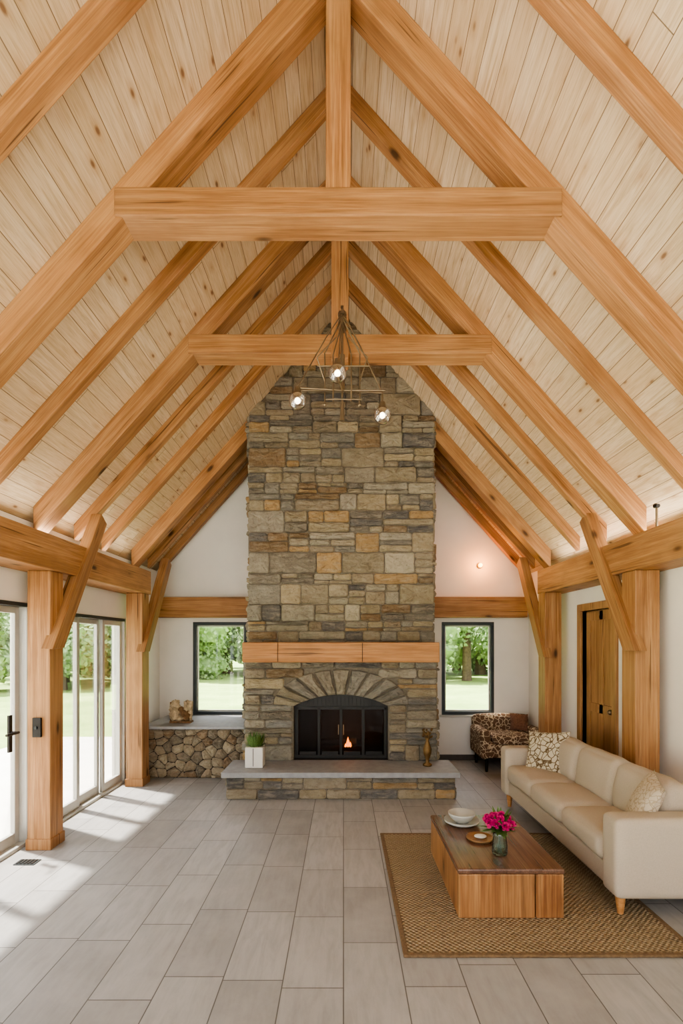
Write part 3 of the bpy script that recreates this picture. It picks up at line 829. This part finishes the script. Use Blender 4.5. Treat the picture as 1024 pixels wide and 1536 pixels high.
# ------------------------------------------------------------------ patterned armchair at back
ax_=2.245
ac=empty('patterned_armchair',(ax_,7.1,0)); b=MB()
b.rbox((ax_,7.06,.28),(.36,.30,.10),.04,'pat2'); b.rbox((ax_,7.0,.42),(.27,.26,.06),.04,'pat2',(0,0,.015))
b.rbox((ax_,7.36,.42),(.40,.075,.26),.05,'pat2',(0,.01,.02),rot=Matrix.Rotation(-.10,3,'X'))
for x in (ax_-.37,ax_+.37): b.rbox((x,7.06,.36),(.065,.31,.19),.05,'pat2',(.01,0,.01))
b.build('upholstery',(ax_,7.1,.3),ac)
b=MB()
for x in (ax_-.35,ax_+.35):
    for y in (6.80,7.32): b.cyl((x,y,0),(x,y,.19),.018,.028,'dark',12)
b.build('legs',(ax_,7.1,0),ac)
b=MB(); b.pillow((ax_+.2,7.16,.60),.12,.12,.05,rotpillow((-.3,-.8,.35)),'russet'); b.build('russet_pillow',(ax_+.2,7.12,.6),weld=True)

# ------------------------------------------------------------------ chandelier
gg=glass('globe_glass',(.90,.88,.84,1),.8)
def chandelier(yy, watts):
    cx=CX+.02; cl=empty('chandelier',(cx,yy,3.9)); b=MB()
    b.cyl((cx,yy+.04,4.33),(cx,yy+.242,4.33),.035,.035,'nickel',18); b.box(cx-.012,cx+.012,yy-.02,yy+.06,4.30,4.36,'nickel')
    b.cyl((cx,yy,3.50),(cx,yy,4.33),.010,.010,'nickel',10)
    b.cyl((cx,yy,3.70),(cx,yy,3.98),.021,.021,'nickel',12)
    b.cyl((cx,yy,3.46),(cx,yy,3.60),.020,.013,'nickel',12)
    gl=[Vector((-.36,yy-.04,3.60)),Vector((-.045,yy-.22,3.72)),Vector((.31,yy+.04,3.52))]
    hub=Vector((cx,yy,3.70))
    for p in gl:
        b.tube([hub,Vector((p.x,p.y,hub.z)),p+Vector((0,0,.07))],.008,'nickel')
        up=Vector((cx+(p.x-cx)*.35,yy+(p.y-yy)*.35,4.12))
        b.tube([Vector((cx,yy,4.31)),up,Vector((p.x,p.y,hub.z))],.0055,'nickel',6)
        b.cyl(p+Vector((0,0,.05)),p+Vector((0,0,.105)),.034,.022,'nickel',14)
    for s in (-1,1):
        b.tube([Vector((cx+s*.07,yy-.06,3.58)),Vector((cx+s*.07,yy-.06,3.95)),Vector((cx,yy,4.25))],.006,'nickel',6)
        b.tube([Vector((cx+s*.14,yy+.05,3.62)),Vector((cx+s*.14,yy+.05,4.02)),Vector((cx,yy,4.28))],.006,'nickel',6)
        b.tube([Vector((cx+s*.14,yy+.05,3.80)),Vector((cx+s*.20,yy,3.96)),Vector((cx+s*.05,yy,4.12))],.005,'nickel',6)
        b.ball((cx+s*.14,yy+.05,3.61),.014,'nickel',10)
    b.tube([Vector((-.36,yy,3.70)),Vector((.33,yy,3.70))],.008,'nickel')
    b.tube([Vector((-.20,yy-.06,3.86)),Vector((.20,yy-.06,3.86))],.006,'nickel')
    b.tube([Vector((-.14,yy-.06,3.60)),Vector((.14,yy-.06,3.60))],.006,'nickel')
    b.build('arms',(cx,yy,3.9),cl)
    b=MB()
    for p in gl: b.ball(p,.069,gg,24)
    b.build('glass_globes',(cx,yy,3.6),cl)
    b=MB()
    for p in gl: b.ball(p,.024,'bulb',12)
    b.build('bulbs',(cx,yy,3.6),cl)
    for p in gl: point('bulb_light',p+Vector((0,0,-.0)),watts,(1,.86,.68),.024,cl)
chandelier(4.06,.8)

# wall sconce on right of gable (amber)
e=empty('wall_sconce',(1.98,YB-.03,2.83)); b=MB()
b.cyl((1.98,YB,2.83),(1.98,YB-.03,2.83),.04,.04,'brass',18); b.ball((1.98,YB-.055,2.83),.032,'orange',14); b.build('lamp',(1.98,YB,2.83),e)
point('sconce_glow',(1.98,YB-.20,2.83),5,(1,.33,.05),.04,e)

# small spotlight on right plate
e=MB(); e.cyl((2.47,4.05,2.60),(2.47,4.05,2.78),.009,.009,'nickel',8); e.cyl((2.47,4.05,2.60),(2.47,4.05,2.61),.03,.03,'nickel',14); e.cyl((2.47,4.03,2.78),(2.47,4.07,2.79),.016,.02,'dark',14)
e.build('plate_spotlight',(2.47,4.05,2.6))
# added fill strips, hidden on the wall plates to brighten the ceiling (along y)
def ceiling_fill(x,sg):
    e=empty('ceiling_fill_strip',(x,2.3,2.6)); b=MB()
    b.box(x-.02,x+.02,YF+.2,6.2,2.60,2.615,'alu'); b.build('fill_strip_body',(x,2.3,2.6),e)
    l=bpy.data.lights.new('ceiling_fill_light','AREA'); l.shape='RECTANGLE'; l.size=.04; l.size_y=7.6; l.energy=24; l.color=(1,.94,.84)
    o=bpy.data.objects.new('ceiling_fill_light',l); COL.objects.link(o)
    Zl=-Vector((sg*1.0,0,.75)).normalized(); Yl=Vector((0,1,0)); Xl=Yl.cross(Zl).normalized()
    o.matrix_world=Matrix.Translation((x,2.4,2.63))@Matrix((Xl,Yl,Zl)).transposed().to_4x4()
    o.parent=e; o.matrix_parent_inverse=Matrix.Translation(-Vector(e.location))
ceiling_fill(-2.58,1); ceiling_fill(2.61,-1)

# keypad on left post, floor vent
b=MB(); b.box(-2.545,-2.475,4.196,4.219,.93,1.09,'dark'); b.cyl((-2.51,4.195,1.01),(-2.51,4.18,1.01),.012,.012,'frame',12); b.build('wall_keypad',(-2.51,4.2,1),None,.004)
b=MB(); b.box(-2.53,-2.37,3.93,4.03,.0,.006,'frame')
for i in range(5): b.box(-2.515+i*.028,-2.50+i*.028,3.94,4.02,.006,.010,'dark')
b.build('floor_vent',(-2.45,3.97,0))

# ------------------------------------------------------------------ exterior
b=MB(); b.box(-60,60,-40,70,-.25,-.12,'grass'); b.build('lawn',(0,0,-.2))
b=MB(); b.box(-5.6,XL-.16,2.5,9.5,-.119,-.03,'concrete'); b.box(-10,XL-.16,-1.85,2.5,-.119,-.03,'concrete'); b.box(-14,9,-16,-1.85,-.119,-.03,'concrete'); b.build('patio_and_bounce_paving',(-4,4,-.1))  # slabs beside and behind camera are unseen, added to bounce light to ceiling
def tree_mesh(name,seed,H,W,low):
    r=random.Random(seed); b=MB()
    b.cyl((0,0,0),(0,0,H*.7),.22,.08,'bark',10)
    blobs=[]
    for i in range(16):
        z=r.uniform(low,H*.95); k=1-abs((z-H*.45)/(H*.65))**2
        a=r.uniform(0,6.28); rr=W*max(.15,k)*r.uniform(.1,.8)
        blobs.append((Vector((math.cos(a)*rr,math.sin(a)*rr,z)),r.uniform(.7,1.25)*W*.38))
    for c,rad in blobs:
        b.ball(c,rad*.8,'fol',12,(1,1,.85),.5,2,False)
        for k in range(330):
            d=Vector((r.gauss(0,1),r.gauss(0,1),r.gauss(0,1))).normalized(); p=c+d*rad*r.uniform(.75,1.15)
            o=Vector((r.gauss(0,1),r.gauss(0,1),r.gauss(0,1))).normalized()*.11; o2=o.cross(d).normalized()*.08
            b.add([p-o,p+o2,p+o,p-o2],[(0,1,2,3)],'fol')
    ob=b.build(name); return ob
t1=tree_mesh('tree',1,7.5,3.0,1.2); t2=tree_mesh('tree',2,6.0,2.6,.6); t3=tree_mesh('shrub',3,2.2,1.4,.5)
def place(src,x,y,s,rz):
    o=bpy.data.objects.new(src.name.split('.')[0],src.data); COL.objects.link(o); o.location=(x,y,-.12); o.scale=(s,s,s); o.rotation_euler=(0,0,rz)
for s,p in ((t1,(-13,24)),(t2,(-7.5,26)),(t3,(-16,17))): s.location=(p[0],p[1],-.12)
i=0
for (x,y,s,k) in [(-19,20,1.1,t1),(-24,15,1.2,t2),(-10,30,1.3,t2),(-3,31,1.2,t1),(2,28,1.1,t2),(6,25,1.1,t1),(10,28,1.2,t2),(15,26,1.2,t1),(-16,31,1.4,t1),(-22,27,1.4,t2),(-28,22,1.4,t1),(-27,9,1.3,t1),(-22,5,1.2,t2),(-25,-3,1.2,t1),(7.5,34,1.5,t2),(-6.5,36,1.5,t1),(-32,33,1.8,t2),(20,32,1.7,t1),(-1,38,1.5,t2)]:
    place(k,x,y,s,i*1.3); i+=1
for (x,y,s) in [(-11,20,1.1),(-13.5,19,1.3),(-19,15.5,1.3),(-21,12,1.2),(-9,22,1.2),(9.2,24,1.),(3.4,29,1.4),(5.5,31,1.5),(8,30,1.6),(11,32,1.6),(-4.5,28.5,1.4),(-7,31,1.6),(-10.5,27,1.5),(0,32,1.6)]:
    place(t3,x,y,s,i*1.7); i+=1

# ------------------------------------------------------------------ light
w=bpy.data.worlds.new('sky'); SC.world=w; w.use_nodes=True; nt=w.node_tree
bg=nt.nodes['Background']; bg.inputs[0].default_value=(.95,.97,1,1); bg.inputs[1].default_value=2.3
l=bpy.data.lights.new('sun','SUN'); l.energy=14; l.angle=math.radians(3); l.color=(1,.95,.86)
o=bpy.data.objects.new('sun',l); COL.objects.link(o); o.rotation_euler=Vector((.40,-.20,-.88)).to_track_quat('-Z','Y').to_euler(); o.location=(-10,5,12)

SC.view_settings.view_transform='AgX'; SC.view_settings.look='AgX - Medium High Contrast'; SC.view_settings.exposure=.88

cam=bpy.data.cameras.new('camera'); co=bpy.data.objects.new('camera',cam); COL.objects.link(co)
co.location=(0,0,1.7); co.rotation_euler=(math.radians(90),0,0)
cam.sensor_fit='VERTICAL'; cam.sensor_height=36; cam.sensor_width=24; cam.lens=770/1536*36
cam.shift_y=197/1536; cam.shift_x=-3/1536; cam.clip_start=.05; cam.clip_end=300
SC.camera=co
